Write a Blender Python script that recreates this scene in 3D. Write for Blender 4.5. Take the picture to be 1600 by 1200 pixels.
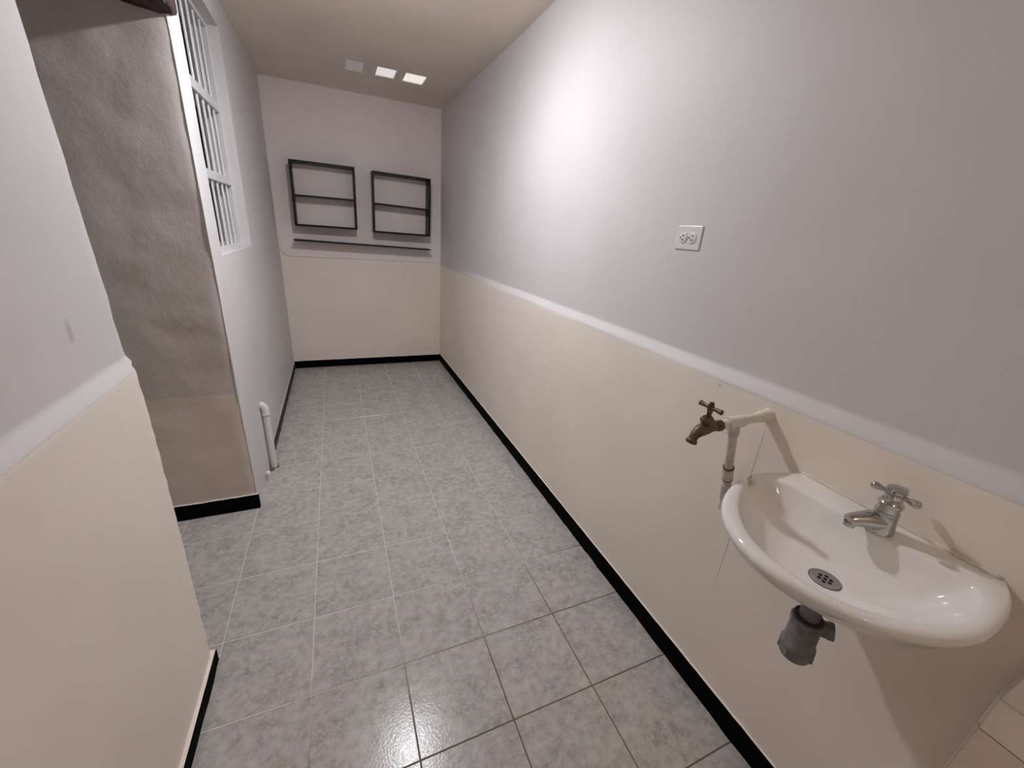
import bpy, bmesh, math, random
from mathutils import Vector, Matrix, noise

# ------------------------------------------------------------------ clear
for o in list(bpy.data.objects):
    bpy.data.objects.remove(o, do_unlink=True)
S = bpy.context.scene
C = S.collection
random.seed(7)

# ------------------------------------------------------------------ camera, world, exposure
cam_d = bpy.data.cameras.new('camera')
cam = bpy.data.objects.new('camera', cam_d)
C.objects.link(cam)
cam.location = (0.0, 0.0, 1.4637)
cam.rotation_euler = (1.2092040045, -0.0696207953, -0.3976779248)
cam_d.sensor_fit = 'HORIZONTAL'
cam_d.sensor_width = 36.0
cam_d.lens = 620.958 / 1600.0 * 36.0
cam_d.clip_start = 0.01
cam_d.clip_end = 100
S.camera = cam

wd = bpy.data.worlds.new('night')
S.world = wd
wd.use_nodes = True
wd.node_tree.nodes['Background'].inputs[0].default_value = (0.02, 0.02, 0.025, 1)
wd.node_tree.nodes['Background'].inputs[1].default_value = 0.3

S.view_settings.view_transform = 'Standard'
S.view_settings.look = 'None'
S.view_settings.gamma = 1.0
S.view_settings.use_curve_mapping = False
S.view_settings.exposure = 0.06

LAMP = Vector((0.26, 1.97, 2.41))        # bulb centre, ceiling lamp of the room
BULB_POWER = 1200.0                      # radiance of the bulb dome
FILL_LAMP = Vector((0.20, -0.90, 2.42))      # added warm fill bulb, unseen behind the viewer, brightens the near right side
FILL_POWER = 42.0

# ------------------------------------------------------------------ dimensions
XR, XL, XN = 1.0507, -0.4726, -0.495
YB, YP, YN = 4.457, 2.113, 1.245
YF = -1.25
HC = 2.533
GX, GY, TS = 0.1169, 0.7111, 0.30

# ------------------------------------------------------------------ helpers
def tag(o, label=None, cat=None, group=None, kind=None):
    if label: o['label'] = label
    if cat: o['category'] = cat
    if group: o['group'] = group
    if kind: o['kind'] = kind
    return o

def empty(name, loc=(0, 0, 0)):
    o = bpy.data.objects.new(name, None)
    o.location = loc
    o.empty_display_size = 0.05
    C.objects.link(o)
    return o

def obj(name, bm, mats, parent=None, smooth=False, angle=None):
    me = bpy.data.meshes.new(name)
    bmesh.ops.recalc_face_normals(bm, faces=bm.faces)
    bm.to_mesh(me); bm.free()
    if not isinstance(mats, (list, tuple)): mats = [mats]
    for m in mats: me.materials.append(m)
    if smooth:
        me.shade_smooth()
        if angle is not None:
            me.set_sharp_from_angle(angle=math.radians(angle))
    o = bpy.data.objects.new(name, me)
    C.objects.link(o)
    if parent:
        o.parent = parent
        o.matrix_parent_inverse = Matrix.Translation(-parent.location) if parent.type == 'EMPTY' else Matrix()
    return o

def box(bm, x0, x1, y0, y1, z0, z1, bevel=0.0, seg=1, mi=0):
    r = bmesh.ops.create_cube(bm, size=1.0)
    vs = r['verts']
    for v in vs:
        v.co = Vector((x0 + (v.co.x + .5) * (x1 - x0), y0 + (v.co.y + .5) * (y1 - y0), z0 + (v.co.z + .5) * (z1 - z0)))
    fs = list({f for v in vs for f in v.link_faces})
    for f in fs: f.material_index = mi
    if bevel > 0:
        es = list({e for v in vs for e in v.link_edges})
        bmesh.ops.bevel(bm, geom=es, offset=bevel, segments=seg, profile=0.5, affect='EDGES', material=-1)
    return bm

def nbox(*a, **k):
    bm = bmesh.new(); box(bm, *a, **k); return bm

def frame_axes(d):
    d = d.normalized()
    up = Vector((0, 0, 1)) if abs(d.z) < 0.95 else Vector((0, 1, 0))
    a = d.cross(up).normalized()
    return a, d.cross(a).normalized()

def tube(bm, pts, rad, n=16, caps=True, flat=None):
    """sweep circles of given radii along pts; flat = (axis, factor) squashes"""
    pts = [Vector(p) for p in pts]
    if not isinstance(rad, (list, tuple)): rad = [rad] * len(pts)
    rings = []
    a0 = None
    for i, p in enumerate(pts):
        if i == 0: d = pts[1] - p
        elif i == len(pts) - 1: d = p - pts[i - 1]
        else: d = (pts[i + 1] - p).normalized() + (p - pts[i - 1]).normalized()
        if d.length < 1e-9: d = Vector((0, 0, 1))
        d.normalize()
        if a0 is None: a, b = frame_axes(d)
        else:
            a = (a0 - d * a0.dot(d)).normalized(); b = d.cross(a).normalized()
        a0 = a
        rings.append([bm.verts.new(p + (a * math.cos(t) + b * math.sin(t)) * rad[i])
                      for t in [2 * math.pi * k / n for k in range(n)]])
    for r0, r1 in zip(rings, rings[1:]):
        for k in range(n):
            bm.faces.new((r0[k], r0[(k + 1) % n], r1[(k + 1) % n], r1[k]))
    if caps:
        bm.faces.new(rings[0][::-1]); bm.faces.new(rings[-1])
    return bm

def lathe(bm, base, axis, prof, n=24, caps=True):
    """prof = list of (height, radius) along the axis direction"""
    base = Vector(base); d = Vector(axis).normalized(); a, b = frame_axes(d)
    rings = []
    for h, r in prof:
        c = base + d * h
        rings.append([bm.verts.new(c + (a * math.cos(t) + b * math.sin(t)) * max(r, 1e-4))
                      for t in [2 * math.pi * k / n for k in range(n)]])
    for r0, r1 in zip(rings, rings[1:]):
        for k in range(n):
            bm.faces.new((r0[k], r0[(k + 1) % n], r1[(k + 1) % n], r1[k]))
    if caps:
        bm.faces.new(rings[0][::-1]); bm.faces.new(rings[-1])
    return bm

def frange(a, b, step):
    n = max(1, int(round((b - a) / step)))
    return [a + (b - a) * i / n for i in range(n + 1)]

def lump(p, amp, scale, seed=0.0):
    return amp * (noise.noise(Vector(p) * scale + Vector((seed, seed * 1.7, seed * .3)))
                  + 0.45 * noise.noise(Vector(p) * scale * 2.7 + Vector((seed + 9, 3, seed))))

def wall_grid(name, us, vs, pos, mats, inward, mi=None, hole=None, thick=0.1, parent=None, label=None):
    """front surface pos(u,v) on a grid; solidified away from the room"""
    us = sorted(set(round(u, 5) for u in us)); vs = sorted(set(round(v, 5) for v in vs))
    us = [u for i, u in enumerate(us) if i == 0 or u - us[i - 1] > 2e-4]; vs = [v for i, v in enumerate(vs) if i == 0 or v - vs[i - 1] > 2e-4]
    bm = bmesh.new()
    V = {}
    def gv(i, j):
        if (i, j) not in V: V[(i, j)] = bm.verts.new(pos(us[i], vs[j]))
        return V[(i, j)]
    for i in range(len(us) - 1):
        for j in range(len(vs) - 1):
            uc, vc = (us[i] + us[i + 1]) / 2, (vs[j] + vs[j + 1]) / 2
            if hole and hole(uc, vc): continue
            f = bm.faces.new((gv(i, j), gv(i + 1, j), gv(i + 1, j + 1), gv(i, j + 1)))
            if mi: f.material_index = mi(uc, vc)
    bm.normal_update()
    tot = Vector((0, 0, 0))
    for f in bm.faces: tot += f.normal
    if tot.dot(Vector(inward)) < 0:
        bmesh.ops.reverse_faces(bm, faces=bm.faces)
    me = bpy.data.meshes.new(name)
    bm.to_mesh(me); bm.free()
    for m in mats: me.materials.append(m)
    me.shade_smooth()
    o = bpy.data.objects.new(name, me)
    C.objects.link(o)
    if parent: o.parent = parent
    so = o.modifiers.new('thickness', 'SOLIDIFY')
    so.thickness = thick; so.offset = -1; so.use_rim = True
    wn = o.modifiers.new('edges', 'EDGE_SPLIT'); wn.split_angle = math.radians(50)
    if not parent: tag(o, label=label, kind='structure')
    return o

# ------------------------------------------------------------------ materials
def new_mat(name):
    m = bpy.data.materials.new(name)
    m.use_nodes = True
    nt = m.node_tree
    return m, nt, nt.nodes['Principled BSDF']

def N(nt, typ, **kw):
    n = nt.nodes.new(typ)
    for k, v in kw.items():
        if k in ('operation', 'blend_type', 'noise_dimensions', 'feature', 'data_type', 'distance', 'clamp', 'use_clamp'):
            setattr(n, k, v)
        else:
            n.inputs[k].default_value = v
    return n

def world_pos(nt):
    return N(nt, 'ShaderNodeNewGeometry').outputs['Position']

def noise_tex(nt, vec, scale, detail=3.0, rough=0.55):
    n = N(nt, 'ShaderNodeTexNoise', Scale=scale, Detail=detail, Roughness=rough)
    nt.links.new(vec, n.inputs['Vector'])
    return n.outputs['Fac']

def ramp(nt, fac, stops):
    r = N(nt, 'ShaderNodeValToRGB')
    cr = r.color_ramp
    while len(cr.elements) < len(stops): cr.elements.new(0.5)
    for e, (p, c) in zip(cr.elements, stops):
        e.position = p; e.color = (*c, 1) if len(c) == 3 else c
    nt.links.new(fac, r.inputs['Fac'])
    return r.outputs['Color']

def mathn(nt, op, a, b=None, c=None, clamp=False):
    n = nt.nodes.new('ShaderNodeMath'); n.operation = op; n.use_clamp = clamp
    for i, v in enumerate((a, b, c)):
        if v is None: continue
        if isinstance(v, (int, float)): n.inputs[i].default_value = v
        else: nt.links.new(v, n.inputs[i])
    return n.outputs[0]

def mixc(nt, fac, a, b):
    n = nt.nodes.new('ShaderNodeMix'); n.data_type = 'RGBA'
    for idx, v in ((0, fac), (6, a), (7, b)):
        if isinstance(v, (int, float)): n.inputs[idx].default_value = v
        elif isinstance(v, (tuple, list)): n.inputs[idx].default_value = (*v[:3], 1)
        else: nt.links.new(v, n.inputs[idx])
    return n.outputs[2]

def bump(nt, height, strength, dist=0.01, prev=None):
    b = N(nt, 'ShaderNodeBump', Strength=strength, Distance=dist)
    nt.links.new(height, b.inputs['Height'])
    if prev is not None: nt.links.new(prev, b.inputs['Normal'])
    return b.outputs['Normal']

def paint(name, col, var=0.03, lumps=0.14, fine=0.15, rough=0.55, lump_scale=5.0, marks=()):
    """plaster paint; marks = [(axis_u, axis_v, u, v, ru, rv, colour, strength)]"""
    m, nt, b = new_mat(name)
    P = world_pos(nt)
    n1 = noise_tex(nt, P, 2.3, 4)
    dark = tuple(c * (1 - var) for c in col); lite = tuple(min(1, c * (1 + var)) for c in col)
    colour = ramp(nt, n1, [(0.3, dark), (0.7, lite)])
    # tiny specks and rubbed dirt
    n2 = noise_tex(nt, P, 38, 2)
    sp = ramp(nt, n2, [(0.74, (0, 0, 0)), (0.79, (1, 1, 1))])
    colour = mixc(nt, mathn(nt, 'MULTIPLY', sp, 0.10), colour, tuple(c * .55 for c in col))
    if marks:
        sep = N(nt, 'ShaderNodeSeparateXYZ'); nt.links.new(P, sep.inputs[0])
        ax = {'x': sep.outputs[0], 'y': sep.outputs[1], 'z': sep.outputs[2]}
        nb = noise_tex(nt, P, 60, 2)
        for (au, av, u, v, ru, rv, mc, st) in marks:
            du = mathn(nt, 'DIVIDE', mathn(nt, 'SUBTRACT', ax[au], u), ru)
            dv = mathn(nt, 'DIVIDE', mathn(nt, 'SUBTRACT', ax[av], v), rv)
            d = mathn(nt, 'ADD', mathn(nt, 'MULTIPLY', du, du), mathn(nt, 'POWER', mathn(nt, 'ABSOLUTE', dv), 4.0))
            d = mathn(nt, 'ADD', d, mathn(nt, 'MULTIPLY_ADD', nb, 1.2, -0.6))
            mk = mathn(nt, 'SUBTRACT', 1.0, d, clamp=True)
            colour = mixc(nt, mathn(nt, 'MULTIPLY', mk, st), colour, mc)
    nt.links.new(colour, b.inputs['Base Color'])
    b.inputs['Roughness'].default_value = rough
    b.inputs['Specular IOR Level'].default_value = 0.3
    h1 = noise_tex(nt, P, lump_scale, 4, 0.5)
    h2 = noise_tex(nt, P, 140, 3)
    nn = bump(nt, h1, lumps, 0.03)
    nn = bump(nt, h2, fine, 0.0012, nn)
    nt.links.new(nn, b.inputs['Normal'])
    return m

WHITE = (0.685, 0.652, 0.650)
CREAM = (0.89, 0.80, 0.715)
M = {}
M['white'] = paint('white_plaster_paint', WHITE)
M['cream'] = paint('cream_plaster_paint', CREAM)
M['whiteback'] = paint('pinkish_white_plaster_paint', (0.90, 0.81, 0.78))
M['whitenear'] = paint('white_plaster_paint_stained', WHITE, marks=[('y', 'z', 1.09, 1.212, .012, .028, (.45, .36, .26), .55)])
M['creamright'] = paint('cream_plaster_paint_cracked', CREAM, marks=[
    ('y', 'z', 0.617, 0.74, .0018, .33, (.30, .24, .18), .75),
    ('y', 'z', 0.675, 0.712, .010, .012, (.28, .22, .16), .6),
    ('y', 'z', 0.788, 1.076, .006, .006, (.40, .34, .28), .6),
    ('y', 'z', 1.789, 0.677, .007, .010, (.55, .48, .42), .6)])
M['jamb'] = paint('rough_white_plaster', (0.67, 0.60, 0.58), lumps=0.13, fine=0.3, lump_scale=9.0)
M['jambcream'] = paint('rough_cream_plaster', (0.80, 0.705, 0.635), lumps=0.10, fine=0.3, lump_scale=9.0)
M['ceil'] = paint('ceiling_plaster_paint', (0.83, 0.725, 0.62), var=0.06, lumps=0.12, fine=0.3, lump_scale=3.0)
M['leftwhite'] = paint('left_wall_paint', (0.69, 0.66, 0.66), lumps=0.14)
M['warm'] = paint('warm_beige_paint', (0.86, 0.74, 0.62))
M['passage'] = paint('passage_paint', (0.78, 0.70, 0.63))
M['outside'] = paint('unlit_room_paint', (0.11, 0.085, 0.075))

def simple(name, col, rough=0.5, metal=0.0, spec=0.5, coat=0.0, nscale=0, nvar=0.15, bmp=0.0, bscale=60):
    m, nt, b = new_mat(name)
    if nscale:
        P = world_pos(nt)
        c = ramp(nt, noise_tex(nt, P, nscale, 4), [(0.3, tuple(x * (1 - nvar) for x in col)), (0.7, tuple(min(1, x * (1 + nvar)) for x in col))])
        nt.links.new(c, b.inputs['Base Color'])
        if bmp:
            nt.links.new(bump(nt, noise_tex(nt, P, bscale, 3), bmp, 0.002), b.inputs['Normal'])
    else:
        b.inputs['Base Color'].default_value = (*col, 1)
    b.inputs['Roughness'].default_value = rough
    b.inputs['Metallic'].default_value = metal
    b.inputs['Specular IOR Level'].default_value = spec
    b.inputs['Coat Weight'].default_value = coat
    b.inputs['Coat Roughness'].default_value = 0.05
    return m

M['black'] = simple('black_baseboard_paint', (0.002, 0.002, 0.002), 0.7, spec=0.04, nscale=9, nvar=.4)
M['blackworn'] = simple('worn_black_paint', (0.045, 0.038, 0.037), 0.6, spec=0.2, nscale=25, nvar=.6)
M['frameblack'] = simple('black_lacquered_board', (0.005, 0.005, 0.006), 0.4, spec=0.2, nscale=12, nvar=.3)
M['wood'] = simple('dark_brown_rough_wood', (0.05, 0.027, 0.024), 0.8, nscale=35, nvar=.6, bmp=.6, bscale=80)
M['winwhite'] = simple('white_gloss_window_paint', (0.72, 0.71, 0.72), 0.4, nscale=8, nvar=.04)
M['porcelain'] = simple('white_glazed_porcelain', (0.90, 0.855, 0.82), 0.08, spec=0.5, coat=0.3, nscale=4, nvar=.02)
M['chip'] = simple('unglazed_ceramic', (0.62, 0.53, 0.43), 0.7, nscale=80)
M['chrome'] = simple('polished_chrome', (0.50, 0.49, 0.48), 0.12, metal=1.0, nscale=20, nvar=.05)
M['steel'] = simple('brushed_steel', (0.36, 0.36, 0.36), 0.38, metal=0.7, nscale=40, nvar=.1)
M['hole'] = simple('drain_hole_dark', (0.004, 0.004, 0.004), 0.9, nscale=20)
M['brass'] = simple('aged_brass', (0.13, 0.092, 0.066), 0.45, metal=0.75, nscale=60, nvar=.45, bmp=.3, bscale=150)
M['pvc'] = simple('cream_painted_pvc', (0.76, 0.70, 0.61), 0.35, nscale=30, nvar=.08)
M['pvcgrey'] = simple('dirty_white_pvc', (0.62, 0.56, 0.52), 0.4, nscale=45, nvar=.18)
M['pvcwhite'] = simple('white_pvc', (0.78, 0.75, 0.74), 0.35, nscale=20, nvar=.05)
M['trap'] = simple('grey_plastic_trap', (0.175, 0.165, 0.165), 0.38, nscale=40, nvar=.25)
M['rubber'] = simple('dark_seal', (0.03, 0.025, 0.025), 0.6, nscale=30)
M['socket'] = simple('white_socket_plastic', (0.74, 0.73, 0.71), 0.35, nscale=15, nvar=.03)
M['slot'] = simple('socket_slot_dark', (0.05, 0.045, 0.045), 0.6, nscale=15)
M['silicone'] = simple('old_cream_sealant', (0.74, 0.67, 0.57), 0.5, nscale=70, nvar=.15, bmp=.4)
M['ledgetop'] = simple('white_glazed_tile', (0.80, 0.77, 0.73), 0.25, nscale=6, nvar=.04)
M['ledgetile'] = simple('cream_glazed_tile', (0.92, 0.84, 0.71), 0.25, nscale=6, nvar=.06)
M['ledgetile2'] = simple('beige_glazed_tile', (0.86, 0.74, 0.63), 0.25, nscale=6, nvar=.06)
M['grout2'] = simple('pale_grout', (0.62, 0.58, 0.5), 0.8, nscale=40, nvar=.1)
M['lampbase'] = simple('white_lampholder', (0.75, 0.74, 0.72), 0.4, nscale=10, nvar=.03)
M['dirt'] = simple('dark_grime', (0.09, 0.08, 0.075), 0.9, nscale=60, nvar=.5)

def floor_tile_mat():
    m, nt, b = new_mat('grey_mottled_floor_tile')
    P = world_pos(nt)
    oi = N(nt, 'ShaderNodeObjectInfo')
    off = N(nt, 'ShaderNodeCombineXYZ')
    nt.links.new(mathn(nt, 'MULTIPLY', oi.outputs['Random'], 37.0), off.inputs[0])
    nt.links.new(mathn(nt, 'MULTIPLY', oi.outputs['Random'], 91.0), off.inputs[1])
    va = N(nt, 'ShaderNodeVectorMath', operation='ADD')
    nt.links.new(P, va.inputs[0]); nt.links.new(off.outputs[0], va.inputs[1])
    v = va.outputs[0]
    big = noise_tex(nt, v, 9, 5, 0.6)
    mid = noise_tex(nt, v, 32, 5, 0.65)
    vein = mathn(nt, 'ABSOLUTE', mathn(nt, 'SUBTRACT', noise_tex(nt, v, 22, 4, 0.7), 0.5))
    veinm = mathn(nt, 'SUBTRACT', 1.0, mathn(nt, 'MULTIPLY', vein, 16.0), clamp=True)
    patch = ramp(nt, big, [(0.42, (0, 0, 0)), (0.62, (1, 1, 1))])
    c = ramp(nt, mid, [(0.28, (0.36, 0.335, 0.310)), (0.50, (0.485, 0.456, 0.428)), (0.72, (0.575, 0.545, 0.515))])
    c = mixc(nt, mathn(nt, 'MULTIPLY', mathn(nt, 'MULTIPLY', veinm, patch), 0.55), c, (0.215, 0.195, 0.17))
    c = mixc(nt, mathn(nt, 'MULTIPLY', patch, 0.16), c, (0.36, 0.335, 0.305))
    dots = ramp(nt, noise_tex(nt, v, 75, 1), [(0.76, (0, 0, 0)), (0.79, (1, 1, 1))])
    c = mixc(nt, mathn(nt, 'MULTIPLY', dots, 0.5), c, (0.10, 0.095, 0.085))
    nt.links.new(c, b.inputs['Base Color'])
    rr = N(nt, 'ShaderNodeMapRange'); rr.inputs['To Min'].default_value = 0.15; rr.inputs['To Max'].default_value = 0.26
    nt.links.new(mid, rr.inputs['Value']); nt.links.new(rr.outputs[0], b.inputs['Roughness'])
    b.inputs['Specular IOR Level'].default_value = 0.26
    nn = bump(nt, noise_tex(nt, v, 120, 2), 0.28, 0.0012)
    nn = bump(nt, noise_tex(nt, v, 26, 2), 0.10, 0.002, nn)
    nt.links.new(nn, b.inputs['Normal'])
    return m
M['tile'] = floor_tile_mat()

def grout_mat():
    m, nt, b = new_mat('floor_grout')
    P = world_pos(nt)
    sep = N(nt, 'ShaderNodeSeparateXYZ'); nt.links.new(P, sep.inputs[0])
    n = noise_tex(nt, P, 2.2, 3)
    # trodden dirt near the basin side of the room, clean pale grout further in
    f = mathn(nt, 'ADD', mathn(nt, 'SUBTRACT', sep.outputs[1], mathn(nt, 'MULTIPLY', sep.outputs[0], 0.55)), mathn(nt, 'MULTIPLY_ADD', n, 0.9, -0.45))
    mr = N(nt, 'ShaderNodeMapRange'); mr.inputs['From Min'].default_value = 0.72; mr.inputs['From Max'].default_value = 1.12
    nt.links.new(f, mr.inputs['Value'])
    c = mixc(nt, mr.outputs[0], (0.14, 0.10, 0.075), (0.66, 0.63, 0.60))
    nt.links.new(c, b.inputs['Base Color'])
    b.inputs['Roughness'].default_value = 0.85
    return m
M['grout'] = grout_mat()

def emit_mat(name, col, strength, base=(.8, .8, .8)):
    m, nt, b = new_mat(name)
    P = world_pos(nt)
    c = ramp(nt, noise_tex(nt, P, 25, 3), [(0.3, tuple(x * .93 for x in col)), (0.7, col)])
    b.inputs['Base Color'].default_value = (*base, 1)
    b.inputs['Roughness'].default_value = 0.2
    nt.links.new(c, b.inputs['Emission Color'])
    b.inputs['Emission Strength'].default_value = strength
    return m

# ================================================================== STRUCTURE
# ---- floor: grout bed with single tiles
bm = nbox(-2.2, XR + .12, YF - .12, YB + .12, -0.12, -0.0012)
floor = tag(obj('floor', bm, M['grout']), 'grey mottled ceramic tile floor with pale and dirty grout lines', kind='structure')
tile_mesh = {}
def tile(x0, x1, y0, y1):
    g = 0.0017
    w, d = x1 - x0 - 2 * g, y1 - y0 - 2 * g
    if w < .006 or d < .006: return
    k = (round(w, 4), round(d, 4))
    if k not in tile_mesh:
        b = bmesh.new()
        hb = 0.0012
        lo = [b.verts.new((sx * w / 2, sy * d / 2, -0.004)) for sx, sy in ((-1, -1), (1, -1), (1, 1), (-1, 1))]
        mid = [b.verts.new((sx * w / 2, sy * d / 2, -hb)) for sx, sy in ((-1, -1), (1, -1), (1, 1), (-1, 1))]
        top = [b.verts.new((sx * (w / 2 - hb), sy * (d / 2 - hb), 0)) for sx, sy in ((-1, -1), (1, -1), (1, 1), (-1, 1))]
        for q in range(4):
            r = (q + 1) % 4
            b.faces.new((lo[q], lo[r], mid[r], mid[q])); b.faces.new((mid[q], mid[r], top[r], top[q]))
        b.faces.new(top); b.faces.new(lo[::-1])
        me = bpy.data.meshes.new('tile'); b.to_mesh(me); b.free()
        me.materials.append(M['tile']); tile_mesh[k] = me
    o = bpy.data.objects.new('tile', tile_mesh[k])
    o.location = ((x0 + x1) / 2, (y0 + y1) / 2, random.uniform(-.0003, .0003))
    o.rotation_euler = (random.uniform(-.0012, .0012), random.uniform(-.0012, .0012), 0)
    C.objects.link(o); o.parent = floor
xs = [GX + TS * i for i in range(-6, 4)]
def cuts(a, b, origin):
    i0 = math.ceil((a - origin) / TS - 1e-6)
    r = [a]; v = origin + i0 * TS
    while v < b - 1e-6:
        if v > a + 1e-6: r.append(v)
        v += TS
    return r + [b]
xm = cuts(GX - 2 * TS, GX + 3 * TS - .01, GX)[:-1] + [XR - .004]
for a, b_ in zip(xm, xm[1:]):
    ym = cuts(YF + .01, YB - .004, GY)
    for c_, d_ in zip(ym, ym[1:]): tile(a, b_, c_, d_)
xc = cuts(GX - 6 * TS, GX - 2 * TS, GX)
for a, b_ in zip(xc, xc[1:]):
    ym = cuts(YN + .02, YP - .006, GY)
    for c_, d_ in zip(ym, ym[1:]): tile(a, b_, c_, d_)

# ---- right wall: lower part thicker, with a sloped ledge that dies out towards the back
def ledge_t(y): return 0.030 * max(0.0, min(1.0, (4.25 - y) / 1.6))
def pos_right(y, z):
    zb = z + 0.004 * noise.noise(Vector((y * 2.1, 4.2, 0)))
    s = max(0.0, min(1.0, (zb - 1.092) / 0.036))
    x = XR + ledge_t(y) * s + lump((0, y, z), 0.0022, 2.2, 1.0)
    return (x, y, z)
zs_r = frange(0, 1.05, .07) + [1.075, 1.088, 1.093, 1.102, 1.112, 1.122, 1.128, 1.134, 1.15] + frange(1.2, HC + .01, .07)
zs_r = sorted(set(zs_r))
wall_right = wall_grid('wall_right', frange(YF - .05, YB + .05, .07), zs_r, pos_right, [M['white'], M['creamright']], (-1, 0, 0),
                       mi=lambda y, z: 1 if z < 1.0905 else 0, thick=.12,
                       label='long right wall, white above a sloped ledge, cream below')

# ---- back wall: upper plaster coat stands slightly proud, rounded at its lower left corner
def back_edge(x):
    base = 1.120 - 0.009 * (x - XL) / 1.5
    return base + (0.06 * max(0, 1 - (x - XL - .01) / .06) ** 2.5 if x < XL + .07 else 0)
def pos_back(x, z):
    e = back_edge(x)
    s = max(0.0, min(1.0, (z - e) / 0.004 + .5))
    y = YB + 0.004 - 0.012 * s + lump((x, 0, z), 0.0018, 2.5, 5.0)
    return (x, y, z)
us_b = sorted(set([XL - .03, XL, XL + .01, XL + .02, XL + .03, XL + .045, XL + .06] + frange(XL + .08, XR + .04, .06)))
zs_b = sorted(set(frange(0, 1.08, .09) + [1.100 + .002 * i for i in range(12)] + [1.13, 1.14, 1.15, 1.16, 1.17, 1.18] + frange(1.22, HC + .01, .09)))
wall_back = wall_grid('wall_back', us_b, zs_b, pos_back, [M['whiteback'], M['cream']], (0, -1, 0),
                      mi=lambda x, z: 0 if z > back_edge(x) else 1, thick=.12,
                      label='short end wall, white above and cream below')

# ---- left wall with window opening, and its rough end facing the doorway
WY0, WY1, WZ0, WZ1 = 2.255, 3.04, 1.28, 2.372
def edge_wob(z): return 0.004 * noise.noise(Vector((3.3, z * 4.0, 1))) + 0.0025 * noise.noise(Vector((8.3, z * 17.0, 1)))
def pos_left(y, z):
    x = XL + lump((0, y, z), 0.0022, 2.4, 11.0)
    w = max(0.0, 1 - (y - YP) / .03)
    if w > 0: x += -0.006 * w * w
    yy = y + (edge_wob(z) if y <= YP + 1e-6 else 0)
    return (x, yy, z)
ys_l = sorted(set([YP, YP + .012, YP + .03] + frange(YP + .06, WY0, .05) + frange(WY0, WY1, .07) + frange(WY1, YB + .05, .07)))
zs_l = sorted(set(frange(0, WZ0, .07) + frange(WZ0, WZ1, .07) + frange(WZ1, HC + .01, .06)))
wall_left = wall_grid('wall_left', ys_l, zs_l, pos_left, [M['leftwhite']], (1, 0, 0),
                      hole=lambda y, z: WY0 < y < WY1 and WZ0 < z < WZ1, thick=.143,
                      label='left wall with the barred window')

def pos_jamb(x, z):
    y = YP + lump((x, 0, z), 0.0055, 3.4, 21.0) + lump((x, 0, z), 0.0022, 11.0, 2.0)
    w = max(0.0, 1 - (XL - x) / .04)
    y += edge_wob(z) * w
    if w > 0: y += 0.006 * w * w
    return (x, y, z)
wall_jamb = wall_grid('wall_doorway', sorted(set(frange(-1.75, XL - .04, .03) + [XL - .025, XL - .012, XL - .004])), frange(0, HC + .01, .03), pos_jamb,
                      [M['jamb'], M['jambcream']], (0, -1, 0), mi=lambda x, z: 1 if z < .672 else 0, thick=.10,
                      label='rough grey plaster wall end beside the open doorway')

# ---- near left wall with ledge, ragged free edge
def near_edge(z):
    if z > 1.075: e = 1.296 - 0.030 * (z - 1.08) / .75
    else: e = 1.246 + 0.032 * min(1.0, z / .72)
    return e + 0.0035 * noise.noise(Vector((1.3, z * 9, 6))) + 0.003 * noise.noise(Vector((4.3, z * 31, 2)))
def pos_near(t, z):
    # t in 0..1 from behind the camera to the free edge
    s = max(0.0, min(1.0, (z - 1.066) / 0.034))
    y0 = YF - .05
    y = y0 + t * (near_edge(z) - y0)
    x = XN - 0.020 * s + lump((0, y, z), 0.0022, 2.6, 31.0)
    d = near_edge(z) - y
    if d < .03: x -= 0.007 * (1 - d / .03) ** 2
    if d < .12: x += 0.0025 * noise.noise(Vector((2, y * 40, z * 26))) * (1 - d / .12)
    return (x, y, z)
ts = [i / 28 for i in range(27)] + [.972, .98, .986, .991, .995, 1.0]
zs_n = sorted(set(frange(0, 1.02, .03) + [1.04, 1.055, 1.064, 1.068, 1.075, 1.083, 1.092, 1.1, 1.106, 1.12] + frange(1.15, HC + .01, .05)))
wall_near = wall_grid('wall_front_left', sorted(ts), zs_n, pos_near, [M['whitenear'], M['cream']], (1, 0, 0),
                      mi=lambda t, z: 1 if z < 1.066 else 0, thick=.16,
                      label='near left wall with ragged edge, white above a ledge and cream below')

# ---- wall above the doorway, and the wood lintel
wall_over = tag(obj('wall_over_doorway', nbox(XN - .18, XN + .008, YN - .02, YP + .02, 2.20, HC + .01), M['leftwhite']),
                'white wall over the open doorway', kind='structure')
bm = bmesh.new()
ysl = frange(YN - .03, YP + .035, .02)
rings = []
for i, y in enumerate(ysl):
    n1 = noise.noise(Vector((y * 23, 1, 0))); n2 = noise.noise(Vector((y * 31, 7, 0)))
    zb = 2.100 + 0.012 * n1 + 0.006 * noise.noise(Vector((y * 90, 3, 0)))
    j = lambda: random.uniform(-.007, .007)
    rings.append([bm.verts.new(p) for p in ((-.61 + .02 * n2, y, 2.23), (-.60 + .02 * n2, y, zb + .016 * n2 + .012 + j()), (-.55 + j(), y, zb + .010 * n2 + j()),
                                            (-.50 + j(), y, zb - .006 * n1 + j()), (-.458, y, zb + .008 + j()), (-.452 + .004 * n1, y, zb + .022 + j()), (-.452, y, 2.23))])
for a, b_ in zip(rings, rings[1:]):
    for k in range(7):
        bm.faces.new((a[k], a[(k + 1) % 7], b_[(k + 1) % 7], b_[k]))
bm.faces.new(rings[0]); bm.faces.new(rings[-1][::-1])
tag(obj('trim_1', bm, M['wood']), 'rough dark brown wooden lintel over the doorway', kind='structure')

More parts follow.
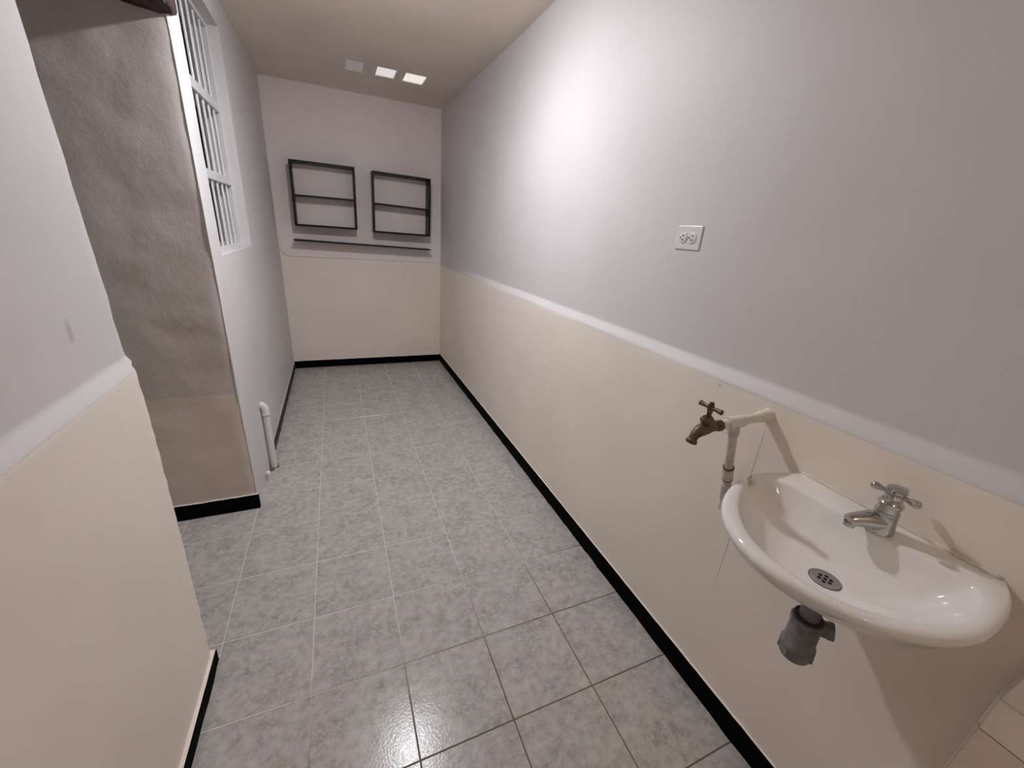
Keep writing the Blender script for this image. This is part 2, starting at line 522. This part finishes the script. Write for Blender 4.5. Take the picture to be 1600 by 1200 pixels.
# ---- ceiling with three square openings for the glass blocks
BL = [(.177, .306), (.393, .530), (.598, .752)]
BY0, BY1 = 3.665, 3.872
def pos_ceil(x, y): return (x, y, HC + lump((x, y, 0), 0.0035, 1.8, 41.0))
def in_block(x, y): return BY0 < y < BY1 and any(a < x < b for a, b in BL)
xs_c = sorted(set(frange(XN - .06, .177, .08) + [v for ab in BL for v in ab] + frange(.752, XR + .06, .08) + [.24, .35, .46, .56, .67]))
ys_c = sorted(set(frange(YF - .05, BY0, .1) + [BY0, BY1] + frange(BY1, YB + .05, .1)))
ceiling = wall_grid('ceiling', xs_c, ys_c, pos_ceil, [M['ceil']], (0, 0, -1), hole=in_block, thick=.10,
                    label='beige plastered ceiling')
blk = [('dim greyish glass block in the ceiling, leftmost of the three', (0.80, 0.74, 0.74), 0.10),
       ('pale lit glass block in the ceiling, middle of the three', (0.96, 0.93, 0.95), 0.60),
       ('brightest warm white glass block in the ceiling, nearest the long right wall', (1.0, 0.92, 0.88), 0.74)]
for (a, b_), (lab, col, st) in zip(BL, blk):
    bm = nbox(a + .001, b_ - .001, BY0 + .001, BY1 - .001, HC + .006, HC + .07, bevel=.006, seg=2)
    tag(obj('glass_block', bm, emit_mat('backlit_glass_block', col, st, (.6, .57, .56))), lab, 'skylight', 'glass blocks in the ceiling')

# ---- wall behind the camera, doorway space and the unlit room behind the window
tag(obj('wall_front', nbox(XN - .1, XR + .1, YF - .12, YF, 0, HC), M['warm']), 'cream wall behind the viewer', kind='structure')
tag(obj('wall_passage_side', nbox(-1.95, -1.78, .2, YP + .05, 0, HC), M['passage']), 'unlit side of the passage', kind='structure')
tag(obj('wall_passage_end', nbox(-1.80, XN - .16, .5, .62, 0, HC), M['passage']), 'unlit end of the passage', kind='structure')
tag(obj('ceiling_passage', nbox(-1.95, XN - .12, .4, YP + .1, 2.36, 2.44), M['passage']), 'ceiling of the passage', kind='structure')
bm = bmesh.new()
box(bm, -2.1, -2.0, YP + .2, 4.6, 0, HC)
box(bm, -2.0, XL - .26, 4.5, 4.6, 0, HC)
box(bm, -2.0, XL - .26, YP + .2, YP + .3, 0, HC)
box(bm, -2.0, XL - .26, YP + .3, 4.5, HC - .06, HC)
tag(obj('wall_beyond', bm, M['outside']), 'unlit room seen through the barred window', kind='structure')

# ---- baseboards: black painted face, plaster top
def baseboard(name, p0, p1, nrm, h, t, mface, mtop, step=.03, seed=1.0, wob=.003, label=None):
    p0, p1, nrm = Vector(p0), Vector(p1), Vector(nrm)
    n = max(2, int((p1 - p0).length / step))
    bm = bmesh.new(); rings = []
    for i in range(n + 1):
        p = p0.lerp(p1, i / n)
        a = noise.noise(Vector((i * .37 + seed, seed, 0))); b = noise.noise(Vector((i * .83, seed * 3, 5)))
        hh = h + wob * a + wob * .7 * b
        tt = t + wob * .5 * a
        foot = tt + abs(b) * wob * 1.6
        rings.append([bm.verts.new(v) for v in (p - nrm * .01 + Vector((0, 0, hh + .001)), p + nrm * (tt - .002) + Vector((0, 0, hh)),
                                                p + nrm * tt + Vector((0, 0, hh - .004)), p + nrm * tt + Vector((0, 0, .01)),
                                                p + nrm * foot + Vector((0, 0, .0006)), p - nrm * .01 + Vector((0, 0, .0006)))])
    for a, b in zip(rings, rings[1:]):
        for k in range(6):
            f = bm.faces.new((a[k], a[(k + 1) % 6], b[(k + 1) % 6], b[k]))
            f.material_index = 1 if k == 0 else 0
    bm.faces.new(rings[0]); bm.faces.new(rings[-1][::-1])
    return tag(obj(name, bm, [mface, mtop]), label, kind='structure')
baseboard('baseboard_right', (XR, YF, 0), (XR, YB, 0), (-1, 0, 0), .088, .008, M['black'], M['cream'], seed=2, label='black baseboard along the right wall')
baseboard('baseboard_back', (XL, YB, 0), (XR, YB, 0), (0, -1, 0), .078, .008, M['black'], M['cream'], seed=4, label='black baseboard along the end wall')
baseboard('baseboard_left', (XL, 2.60, 0), (XL, YB, 0), (1, 0, 0), .070, .007, M['blackworn'], M['leftwhite'], seed=6, wob=.006, label='worn dark baseboard along the left wall')
baseboard('baseboard_doorway', (-1.75, YP, 0), (XL + .002, YP, 0), (0, -1, 0), .085, .010, M['black'], M['jambcream'], seed=8, label='black baseboard on the plaster wall end by the doorway')
baseboard('baseboard_front_left', (XN, YF, 0), (XN, YN + .002, 0), (1, 0, 0), .052, .013, M['black'], M['cream'], seed=10, wob=.002, label='black baseboard on the near left wall')

# ================================================================== WINDOW
win = tag(empty('window_1', (XL - .05, (WY0 + WY1) / 2, WZ0)), 'tall white barred window in the left wall', kind='structure')
FX0, FX1 = XL - .14, XL - .05
ft = .020
for nm, a in (('frame_stile', (WY0 + .001, WY0 + ft, WZ0 + .001, WZ1 - .001)), ('frame_stile', (WY1 - ft, WY1 - .001, WZ0 + .001, WZ1 - .001)),
              ('frame_rail', (WY0 + ft, WY1 - ft, WZ0 + .001, WZ0 + ft)), ('frame_rail', (WY0 + ft, WY1 - ft, WZ1 - ft, WZ1 - .001)),
              ('muntin', (WY0 + ft, WY1 - ft, 1.972, 2.018)), ('muntin', (WY0 + ft, WY1 - ft, 1.610, 1.652))):
    obj(nm, nbox(FX0, FX1, *a, bevel=.002), M['winwhite'], win)
PZ = [(WZ0 + ft, 1.610), (1.652, 1.972), (2.018, WZ1 - ft)]
for z0, z1 in PZ:
    for k in range(7):
        yb = 2.93 - .104 * k
        if yb < WY0 + .03: continue
        bm = tube(bmesh.new(), [(XL - .064, yb, z0 - .004), (XL - .064, yb, (z0 + z1) / 2), (XL - .064, yb, z1 + .004)], .0065, 10)
        obj('bar', bm, M['winwhite'], win, smooth=True, angle=40)
# plaster sill nosing
obj('window_sill', nbox(XL - .05, XL - .004, WY0 + .002, WY1 - .002, WZ0 - .02, WZ0 + .004, bevel=.002), M['leftwhite'], win)

# ================================================================== THINGS
# ---- ceiling lamp of the room, and the added fill bulb
def lamp(loc, power, label, r=.044, c=.0125, lim=math.radians(100), col=(0.92, 0.945, 1.0)):
    e = tag(empty('ceiling_lamp', (loc.x, loc.y, HC)), label, 'lamp')
    top = HC - loc.z
    bm = lathe(bmesh.new(), (loc.x, loc.y, HC + .002), (0, 0, -1), [(0, .05), (.012, .05), (.02, .035), (.024, .024), (.05, .022), (.052, .018)], 28)
    obj('lampholder', bm, M['lampbase'], e, smooth=True, angle=40)
    # LED bulb: opaque plastic neck above, flat glowing dome below
    hn = top + c * math.cos(lim)
    prof = [(.050, .013), (hn - .030, .018), (hn - .012, .032), (hn - .003, r * .98), (hn, r * math.sin(lim))]
    obj('bulb_neck', lathe(bmesh.new(), (loc.x, loc.y, HC), (0, 0, -1), prof, 24), M['lampbase'], e, smooth=True, angle=50)
    prof = []
    for k in range(13):
        ang = lim * (1 - k / 12)
        prof.append((top + c * math.cos(ang), max(.0006, r * math.sin(ang))))
    bm = lathe(bmesh.new(), (loc.x, loc.y, HC), (0, 0, -1), prof, 24)
    m, nt, b = new_mat('lit_bulb_dome')
    b.inputs['Base Color'].default_value = (.9, .9, .9, 1)
    b.inputs['Emission Color'].default_value = (*col, 1)
    b.inputs['Emission Strength'].default_value = power
    obj('bulb_dome', bm, m, e, smooth=True)
    return e
lamp(LAMP, BULB_POWER, 'bare cool white bulb in a ceiling lampholder over the middle of the room')
lamp(FILL_LAMP, FILL_POWER, 'added warm fill bulb, unseen behind the viewer, over the near end of the room', .05, .05, math.radians(125), (1.0, 0.86, 0.70))

# ---- wall shelves on the end wall
def shelf_unit(corners, shelf_z, label, yb=YB - .006, depth=.165, th=.016):
    (xa, za), (xb, zb), (xc, zc), (xd, zd) = corners     # TL TR BR BL, outer, at the front
    e = tag(empty('wall_shelf', ((xa + xb) / 2, yb, (zc + zd) / 2)), label, 'shelf', 'box shelves on the end wall')
    def board(name, p, q, inward):
        d = (q - p).normalized()
        n = Vector(inward)
        bm = bmesh.new(); vs = []
        for y in (yb - depth, yb):
            for c in (p, q, q + n * th, p + n * th):
                vs.append(bm.verts.new((c.x, y, c.y)))
        for f in ((0, 1, 2, 3), (7, 6, 5, 4), (0, 4, 5, 1), (1, 5, 6, 2), (2, 6, 7, 3), (3, 7, 4, 0)):
            bm.faces.new([vs[i] for i in f])
        bmesh.ops.bevel(bm, geom=list(bm.edges), offset=.0015, segments=1, affect='EDGES')
        obj(name, bm, M['frameblack'], e)
    A, B, Cc, D = Vector((xa, za)), Vector((xb, zb)), Vector((xc, zc)), Vector((xd, zd))
    board('top_board', A, B, (0, -1)); board('bottom_board', D, Cc, (0, 1))
    dz = Vector((0, th))
    board('side_board', A - dz, D + dz, (1, 0)); board('side_board', B - dz, Cc + dz, (-1, 0))
    th0 = th; 
    l, r_ = shelf_z
    th_s = .012
    bm = bmesh.new(); vs = []
    for y in (yb - depth + .004, yb):
        for c in ((xd + .018, l), (xc - .016, r_), (xc - .016, r_ - th_s), (xd + .018, l - th_s)):
            vs.append(bm.verts.new((c[0], y, c[1])))
    for f in ((0, 1, 2, 3), (7, 6, 5, 4), (0, 4, 5, 1), (1, 5, 6, 2), (2, 6, 7, 3), (3, 7, 4, 0)):
        bm.faces.new([vs[i] for i in f])
    obj('middle_board', bm, M['frameblack'], e)
    return e
shelf_unit([(-.304, 1.927), (.224, 1.926), (.217, 1.395), (-.308, 1.396)], (1.655, 1.658), 'black square box shelf with one middle board, left one on the end wall')
shelf_unit([(.371, 1.916), (.911, 1.904), (.903, 1.377), (.361, 1.382)], (1.648, 1.633), 'black square box shelf with one middle board, right one near the corner')
bm = bmesh.new(); vs = []
for y, ins in ((YB - .175, .0), (YB - .006, 0.0)):
    for c in ((-.333, 1.280), (.915, 1.254), (.912, 1.244), (-.330, 1.268)):
        vs.append(bm.verts.new((c[0], y, c[1])))
for f in ((0, 1, 2, 3), (7, 6, 5, 4), (0, 4, 5, 1), (1, 5, 6, 2), (2, 6, 7, 3), (3, 7, 4, 0)):
    bm.faces.new([vs[i] for i in f])
bmesh.ops.bevel(bm, geom=list(bm.edges), offset=.0015, segments=1, affect='EDGES')
tag(obj('long_shelf', bm, M['frameblack']), 'long thin black shelf board below the two box shelves', 'shelf')

# ---- double socket on the right wall
ex = XR + .030
soc = tag(empty('wall_socket', (ex, 1.06, 1.492)), 'white double socket plate on the upper right wall', 'socket')
obj('cover_plate', nbox(ex - .005, ex + .004, 1.010, 1.116, 1.454, 1.529, bevel=.003, seg=2), M['socket'], soc)
for yc in (1.0835, 1.0445):
    bm = bmesh.new()
    lathe(bm, (ex - .004, yc, 1.491), (-1, 0, 0), [(0, .0175), (.003, .017), (.0035, .016)], 24)
    r = obj('receptacle', bm, M['socket'], soc, smooth=True, angle=40)
    for a, b_, cz, ry, rz in ((0, 0, .0075, .0045, .0015), (0, 0, -.006, .0045, .0015)):
        obj('slot', nbox(ex - .0082, ex - .0070, yc - ry, yc + ry, 1.491 + cz - rz, 1.491 + cz + rz), M['slot'], r)
    obj('slot', lathe(bmesh.new(), (ex - .007, yc + .0105, 1.4915), (-1, 0, 0), [(0, .0028), (.0012, .0028)], 12), M['slot'], r)
obj('screw', lathe(bmesh.new(), (ex - .004, 1.064, 1.4905), (-1, 0, 0), [(0, .0035), (.0015, .003)], 12), M['steel'], soc)

# ---- wash basin
basin = tag(empty('wash_basin', (XR, .31, .80)), 'small white half-round porcelain wash basin on the right wall', 'basin')
OUT = [(1.054, .141), (1.015, .118), (.953, .104), (.872, .099), (.819, .108), (.773, .127), (.738, .151), (.711, .180), (.690, .214),
       (.673, .255), (.661, .304), (.664, .357), (.686, .412), (.722, .458), (.774, .497), (.834, .523), (.880, .534), (.930, .539), (.985, .529), (1.054, .496)]
INN = [(.985, .158), (.945, .134), (.897, .127), (.831, .136), (.774, .166), (.727, .207), (.700, .260), (.693, .316), (.708, .379), (.758, .443),
       (.827, .491), (.890, .512), (.935, .506), (.960, .480), (.967, .440), (.967, .376), (.967, .292), (.978, .22), (.982, .18)]
DR = Vector((.855, .300)); ZD = .860; ZT = .947
def catmull(poly, closed, k=6):
    m = len(poly); out = []
    for i in range(m if closed else m - 1):
        p0, p1, p2, p3 = (Vector(poly[(i + j) % m] if closed else poly[min(max(i + j, 0), m - 1)]) for j in (-1, 0, 1, 2))
        for a in range(k):
            t = a / k
            out.append(tuple(.5 * ((2 * p1) + (p2 - p0) * t + (2 * p0 - 5 * p1 + 4 * p2 - p3) * t * t + (3 * p1 - p0 - 3 * p2 + p3) * t ** 3)))
    if not closed: out.append(tuple(poly[-1]))
    return out
def polar(poly, c, n):
    """radius of closed polygon around c at n angles, smoothed"""
    out = []
    m = len(poly)
    for k in range(n):
        t = 2 * math.pi * k / n
        d = Vector((math.cos(t), math.sin(t))); best = 0.02
        for i in range(m):
            p, q = Vector(poly[i]) - c, Vector(poly[(i + 1) % m]) - c
            e = q - p
            den = d.x * e.y - d.y * e.x
            if abs(den) < 1e-9: continue
            s = (p.x * e.y - p.y * e.x) / den
            u = (p.x * d.y - p.y * d.x) / den
            if s > 0 and -1e-6 <= u <= 1 + 1e-6: best = max(best, s)
        out.append(best)
    return out
NA = 192
ro = polar(catmull(OUT, False), DR, NA)
ri = polar(catmull(INN, True), DR, NA)
def sm(r, k, keep):
    for _ in range(k):
        r = [r[i] if keep(i) else (r[i - 1] + 2 * r[i] + r[(i + 1) % len(r)]) / 4 for i in range(len(r))]
    return r
dirs = [(math.cos(2 * math.pi * k / NA), math.sin(2 * math.pi * k / NA)) for k in range(NA)]
ro = sm(ro, 3, lambda i: DR.x + dirs[i][0] * ro[i] > XR - .012)
ri = sm(ri, 4, lambda i: False)
bm = bmesh.new()
rings = []
def chipf(i):
    p = DR + Vector(dirs[i]) * ro[i]
    d = math.hypot(p.x - .888, p.y - .535)
    return max(0.0, min(1.0, 1.6 - d / .012))
def wl(i): return max(0.0, min(1.0, (DR.x + dirs[i][0] * ro[i] - XR + .05) / .05))
def ring(f):
    vs = []
    for i in range(NA):
        r, z = f(i)
        x = DR.x + dirs[i][0] * r; y = DR.y + dirs[i][1] * r
        x = min(x, XR + .004)
        vs.append(bm.verts.new((x, y, z)))
    rings.append(vs)
ring(lambda i: (.030, .836))
ring(lambda i: (.045, .836))
ring(lambda i: (ro[i] * .42, .850 - .012 * max(0, dirs[i][0])))
ring(lambda i: (ro[i] * .62, .868 - .030 * max(0, dirs[i][0])))
ring(lambda i: (ro[i] * (.80 + .20 * wl(i)), .890 - .040 * max(0, dirs[i][0])))
ring(lambda i: (ro[i] * (.93 + .07 * wl(i)), .910 - .02 * max(0, dirs[i][0])))
for a in range(7):      # rounded outer rim
    t = -1.0 + a / 6 * (math.pi / 2 + 1.0)
    ring(lambda i, t=t: (ro[i] - .0115 * (1 - math.cos(t)) * (1 - wl(i)), ZT - .0115 + .0115 * math.sin(t) - .020 * chipf(i)))
ring(lambda i: (ro[i] * .5 + ri[i] * .5 if ro[i] - ri[i] < .06 else max(ri[i] + .012, ro[i] - .03), ZT + .0005 - .020 * chipf(i)))
ring(lambda i: (ri[i] + .008, ZT - .001 - .017 * chipf(i)))
ring(lambda i: (ri[i] + .003, ZT - .003 - .014 * chipf(i)))
ring(lambda i: (ri[i], ZT - .007 - .010 * chipf(i)))
def expo(i):
    x, y = dirs[i]
    back = max(0, x); front = max(0, -x); left = max(0, y); right = max(0, -y)
    return 1.35 + 3.6 * back ** 1.5 + .9 * left + 1.0 * front + .1 * right
for q in range(1, 17):
    t = 1 - q / 16
    def f(i, t=t):
        r = .0285 + (ri[i] - .0285) * t
        g = t ** expo(i)
        return r, ZD + (ZT - .010 - ZD) * g
    ring(f)
ring(lambda i: (.026, ZD - .004))
ring(lambda i: (.023, ZD - .020))
for r0, r1 in zip(rings, rings[1:]):
    for k in range(NA):
        try: bm.faces.new((r0[k], r0[(k + 1) % NA], r1[(k + 1) % NA], r1[k]))
        except ValueError: pass
bm.faces.new(rings[0][::-1]); bm.faces.new(rings[-1])
for f in bm.faces:
    c = f.calc_center_median()
    if c.z > .918 and math.hypot(c.x - .888, c.y - .535) < .021 and c.z < ZT - .004: f.material_index = 1
bowl = obj('bowl', bm, [M['porcelain'], M['chip']], basin, smooth=True, angle=55)
# drain grate
dr = obj('drain_grate', lathe(bmesh.new(), (DR.x, DR.y, ZD - .012), (0, 0, 1), [(0, .022), (.010, .0265), (.0130, .0265), (.0138, .0252), (.0130, .022), (.0125, .012), (.0125, .0005)], 36), M['steel'], basin, smooth=True, angle=35)
obj('drain_hole', lathe(bmesh.new(), (DR.x, DR.y, ZD - .001), (0, 0, 1), [(0, .0034), (.0022, .0034)], 10), M['hole'], dr)
for k in range(6):
    a = math.pi / 3 * k + .3
    obj('drain_hole', lathe(bmesh.new(), (DR.x + .0105 * math.cos(a), DR.y + .0105 * math.sin(a), ZD - .001), (0, 0, 1), [(0, .0034), (.0022, .0034)], 10), M['hole'], dr)
# sealant bead to the wall
bm = bmesh.new()
pts = [(XR - .001, .145 + .0125 * k, ZT + .002 + .0015 * noise.noise(Vector((k * .7, 0, 0)))) for k in range(29)]
tube(bm, pts, [.005 + .002 * noise.noise(Vector((k * .9, 5, 0))) for k in range(29)], 8)
obj('sealant', bm, M['silicone'], basin, smooth=True)

# ---- pillar tap on the basin
fau = tag(empty('basin_tap', (.988, .302, ZT)), 'chrome pillar tap with cross handle on the white basin', 'tap')
fx, fy, fz = .988, .302, ZT
bm = lathe(bmesh.new(), (fx, fy, fz), (0, 0, 1), [(0, .024), (.004, .0245), (.010, .0235), (.030, .0215), (.040, .0205), (.046, .0195)], 32)
obj('body', bm, M['chrome'], fau, smooth=True, angle=40)
bm = lathe(bmesh.new(), (fx, fy, fz + .044), (0, 0, 1), [(0, .0205), (.003, .0205), (.004, .0185), (.016, .0180), (.018, .0205), (.023, .0205), (.027, .0165), (.034, .0150)], 32)
obj('bonnet', bm, M['chrome'], fau, smooth=True, angle=35)
tip = Vector((.931, .333, fz + .012)); st = Vector((fx - .004, fy + .002, fz + .022))
bm = bmesh.new()
pts = [st.lerp(tip, k / 8) + Vector((0, 0, .004 * math.sin(k / 8 * 2.6))) for k in range(9)]
tube(bm, pts, [.0215, .0208, .0198, .0186, .0172, .0158, .0146, .0138, .0120], 20)
d = (tip - st).normalized()
sp = obj('spout', bm, M['chrome'], fau, smooth=True, angle=50)
obj('outlet', lathe(bmesh.new(), tip - d * .006 + Vector((0, 0, -.002)), (0, 0, -1), [(0, .0105), (.009, .0105), (.010, .0085)], 20), M['chrome'], sp, smooth=True, angle=40)
hz = fz + .086
han = obj('handle', lathe(bmesh.new(), (fx, fy, hz - .012), (0, 0, 1), [(0, .0125), (.004, .0150), (.012, .0165), (.018, .0160), (.0205, .0140)], 28), M['chrome'], fau, smooth=True, angle=40)
for k in range(4):
    a = math.radians(92) + k * math.pi / 2
    dv = Vector((math.cos(a), math.sin(a), 0)); c0 = Vector((fx, fy, hz))
    prof = [(.010, .0058), (.016, .0046), (.020, .0048), (.027, .0070), (.033, .0082), (.037, .0076), (.040, .0045), (.0412, .0006)]
    obj('handle_arm', lathe(bmesh.new(), c0, dv, prof, 16), M['chrome'], han, smooth=True)
obj('handle_cap', lathe(bmesh.new(), (fx, fy, hz + .0075), (0, 0, 1), [(0, .0165), (.003, .0170), (.007, .0160), (.0095, .0115), (.0102, .0005)], 28), M['chrome'], han, smooth=True, angle=45)

# ---- loose grey trap under the basin
trp = tag(empty('drain_trap', (DR.x, DR.y, .63)), 'grey plastic drain trap hanging unconnected under the white basin', 'pipe')
ax = Vector((.03, -.01, -1)).normalized()
top = Vector((DR.x, DR.y, .838))
def along(d): return top + ax * d
obj('tailpipe', lathe(bmesh.new(), along(0), ax, [(0, .0185), (.105, .0185)], 24), M['trap'], trp, smooth=True, angle=40)
obj('seal_ring', lathe(bmesh.new(), along(.080), ax, [(0, .0265), (.004, .0275), (.006, .0265)], 24), M['rubber'], trp, smooth=True, angle=40)
obj('collar_nut', lathe(bmesh.new(), along(.085), ax, [(0, .0275), (.002, .0305), (.020, .0305), (.024, .0275)], 10), M['trap'], trp)
bm = lathe(bmesh.new(), along(.107), ax, [(0, .0265), (.004, .0280), (.045, .0285), (.048, .0310), (.054, .0315)], 28)
body = obj('trap_body', bm, M['trap'], trp, smooth=True, angle=40)
q = along(.103)
obj('side_stub', lathe(bmesh.new(), q + Vector((.010, -.006, 0)), (.55, -.75, .12), [(0, .017), (.024, .017), (.027, .0185), (.036, .0185)], 20), M['trap'], body, smooth=True, angle=40)
bm = lathe(bmesh.new(), along(.161), ax, [(0, .0325), (.003, .0330), (.020, .0315), (.030, .0285), (.034, .022)], 28)
obj('bottom_cap', bm, M['trap'], trp, smooth=True, angle=40)
for k in range(8):
    a = k * math.pi / 4
    u, v = frame_axes(ax)
    c0 = along(.164) + (u * math.cos(a) + v * math.sin(a)) * .032
    obj('cap_rib', tube(bmesh.new(), [c0, c0 + ax * .017], .003, 8), M['trap'], trp)

# ---- wall pipe with tee, and the brass hose tap on it
py, pz = .622, 1.048
pip = tag(empty('water_pipe', (XR, py, pz)), 'cream painted plastic pipe with tee sticking out of the right wall', 'pipe')
obj('outlet_pipe', tube(bmesh.new(), [(XR + .01, py, pz + .004), (.96, py, pz + .001), (.862, py, pz - .003)], .0125, 20), M['pvc'], pip, smooth=True, angle=40)
obj('wall_flange', lathe(bmesh.new(), (XR + .003, py, pz + .004), (-1, 0, 0), [(0, .024), (.004, .020), (.010, .0165), (.014, .0150), (.040, .0155), (.042, .0125)], 20), M['pvc'], pip, smooth=True)
obj('tee', tube(bmesh.new(), [(.895, py, pz - .001), (.950, py, pz)], .0162, 20), M['pvc'], pip, smooth=True, angle=40)
d0 = Vector((.922, py, pz - .006)); d1 = Vector((1.052, .668, .728))
dd = (d1 - d0)
obj('tee_branch', tube(bmesh.new(), [d0, d0 + dd * .10], .0152, 20), M['pvcgrey'], pip, smooth=True, angle=40)
obj('drop_pipe', tube(bmesh.new(), [d0 + dd * .05, d0 + dd * 1.02], .0115, 20), M['pvcgrey'], pip, smooth=True, angle=40)
obj('coupling', tube(bmesh.new(), [d0 + dd * .50, d0 + dd * .505, d0 + dd * .64, d0 + dd * .645], [.0125, .0148, .0148, .0125], 20), M['pvcgrey'], pip, smooth=True, angle=40)
for f in (.50, .645):
    obj('joint_ring', tube(bmesh.new(), [d0 + dd * (f - .006), d0 + dd * (f + .006)], .0150, 20), M['brass'], pip, smooth=True, angle=40)
obj('elbow', tube(bmesh.new(), [d0 + dd * .72, d0 + dd * .84, d0 + dd * .92, d0 + dd * .97 + Vector((.01, 0, 0))], [.0135, .0150, .0150, .0140], 20), M['pvcgrey'], pip, smooth=True, angle=40)

ht = tag(empty('hose_tap', (.866, py, pz)), 'aged brass hose tap with T handle on the cream pipe', 'tap')
zc = pz - .003
bm = lathe(bmesh.new(), (.872, py, zc), (-1, 0, 0), [(0, .0130), (.001, .0150), (.016, .0150), (.018, .0125), (.026, .0122)], 8)
obj('hex_inlet', bm, M['brass'], ht)
bm = tube(bmesh.new(), [(.850, py, zc), (.836, py, zc), (.820, py, zc - .001), (.806, py, zc - .005), (.794, py, zc - .011), (.787, py, zc - .018), (.782, py, zc - .030)],
          [.0122, .0140, .0165, .0160, .0132, .0112, .0104], 20)
bd = obj('valve_body', bm, M['brass'], ht, smooth=True, angle=60)
obj('spout_lip', lathe(bmesh.new(), (.7835, py, zc - .026), (-.28, 0, -1), [(0, .0105), (.003, .0135), (.010, .0140), (.0115, .0125), (.0105, .009), (.004, .008)], 20), M['brass'], bd, smooth=True, angle=40)
obj('bonnet_nut', lathe(bmesh.new(), (.819, py, zc + .010), (0, 0, 1), [(0, .0150), (.004, .0155), (.006, .0175), (.014, .0175), (.016, .0140), (.021, .0115)], 6), M['brass'], ht)
obj('stem', lathe(bmesh.new(), (.819, py, zc + .028), (0, 0, 1), [(0, .0070), (.006, .0055), (.014, .0062), (.022, .0078), (.030, .0080), (.036, .0062), (.040, .0055), (.041, .004)], 14), M['brass'], ht, smooth=True, angle=40)
cx = Vector((.819, py, zc + .055))
bm = tube(bmesh.new(), [cx + Vector((0, s, 0)) for s in (-.034, -.032, -.024, -.010, 0, .010, .024, .032, .034)], [.0035, .0068, .0058, .0045, .0062, .0045, .0058, .0068, .0035], 14)
obj('handle_bar', bm, M['brass'], ht, smooth=True, angle=50)

# ---- white drain pipe on the left wall
wp = tag(empty('drain_pipe', (XL, 2.52, 0)), 'short white plastic pipe with elbow running down the left wall to the floor', 'pipe')
yy = 2.515
obj('standpipe', tube(bmesh.new(), [(XL + .023, yy, 0.0), (XL + .023, yy, .2), (XL + .023, yy, .385)], .018, 20), M['pvcwhite'], wp, smooth=True, angle=40)
obj('elbow', tube(bmesh.new(), [(XL + .023, yy, .360), (XL + .023, yy, .388), (XL + .020, yy, .406), (XL + .010, yy - .002, .422), (XL - .004, yy - .004, .430)], [.021, .021, .0205, .020, .020], 20), M['pvcwhite'], wp, smooth=True, angle=45)
obj('elbow_lip', lathe(bmesh.new(), (XL + .023, yy, .357), (0, 0, 1), [(0, .021), (.002, .0225), (.010, .0225), (.012, .021)], 20), M['pvcwhite'], wp, smooth=True, angle=40)
st = tag(empty('pipe_stub', (XL + .010, 2.36, 0)), 'tiny white capped pipe stub at the floor beside the white drain pipe', 'pipe')
bm = bmesh.new()
rg = [bm.verts.new((XL + .012 + (.030 + random.uniform(-.010, .012)) * math.cos(2 * math.pi * k / 24), yy + .004 + (.055 + random.uniform(-.02, .02)) * math.sin(2 * math.pi * k / 24), .0018)) for k in range(24)]
lo = [bm.verts.new((v.co.x, v.co.y, .0002)) for v in rg]
bm.faces.new(rg)
for k in range(24): bm.faces.new((rg[k], lo[k], lo[(k + 1) % 24], rg[(k + 1) % 24]))
obj('grime_patch', bm, M['dirt'], wp)
obj('stub', lathe(bmesh.new(), (XL + .011, 2.37, 0), (0, 0, 1), [(0, .013), (.035, .013), (.04, .0145), (.052, .0145), (.057, .010), (.058, .001)], 16), M['pvcwhite'], st, smooth=True, angle=45)

# ---- low tiled wall at the right edge
lw = tag(empty('tiled_ledge', (.975, -.3, 0)), 'low tiled wall with white top at the right edge under the basin', 'low wall')
LX0, LX1, LY0, LY1, LZ = .902, XR - .006, -.82, .066, .848
obj('core', nbox(LX0 + .007, LX1, LY0, LY1 - .007, 0.001, LZ - .008), M['grout2'], lw)
yk = [LY1 - .003 - .20 * k for k in range(5)]
for a, b_ in zip(yk[1:], yk):
    obj('tile', nbox(LX0 - .002, LX1 - .001, a + .001, b_ - .001, LZ - .008, LZ, bevel=.0025, seg=2), M['ledgetop'], lw)
    for z0, z1, mt in ((.768, LZ - .0095, 'ledgetile'), (.567, .766, 'ledgetile2'), (.366, .565, 'ledgetile2'), (.165, .364, 'ledgetile2'), (.004, .163, 'ledgetile2')):
        obj('tile', nbox(LX0, LX0 + .0075, a + .001, b_ - .001, z0, z1, bevel=.002), M[mt], lw)
for z0, z1, mt in ((.768, LZ - .0095, 'ledgetile'), (.567, .766, 'ledgetile2'), (.366, .565, 'ledgetile2'), (.165, .364, 'ledgetile2'), (.004, .163, 'ledgetile2')):
    obj('tile', nbox(LX0 + .0085, LX1 - .002, LY1 - .0075, LY1, z0, z1, bevel=.002), M[mt], lw)
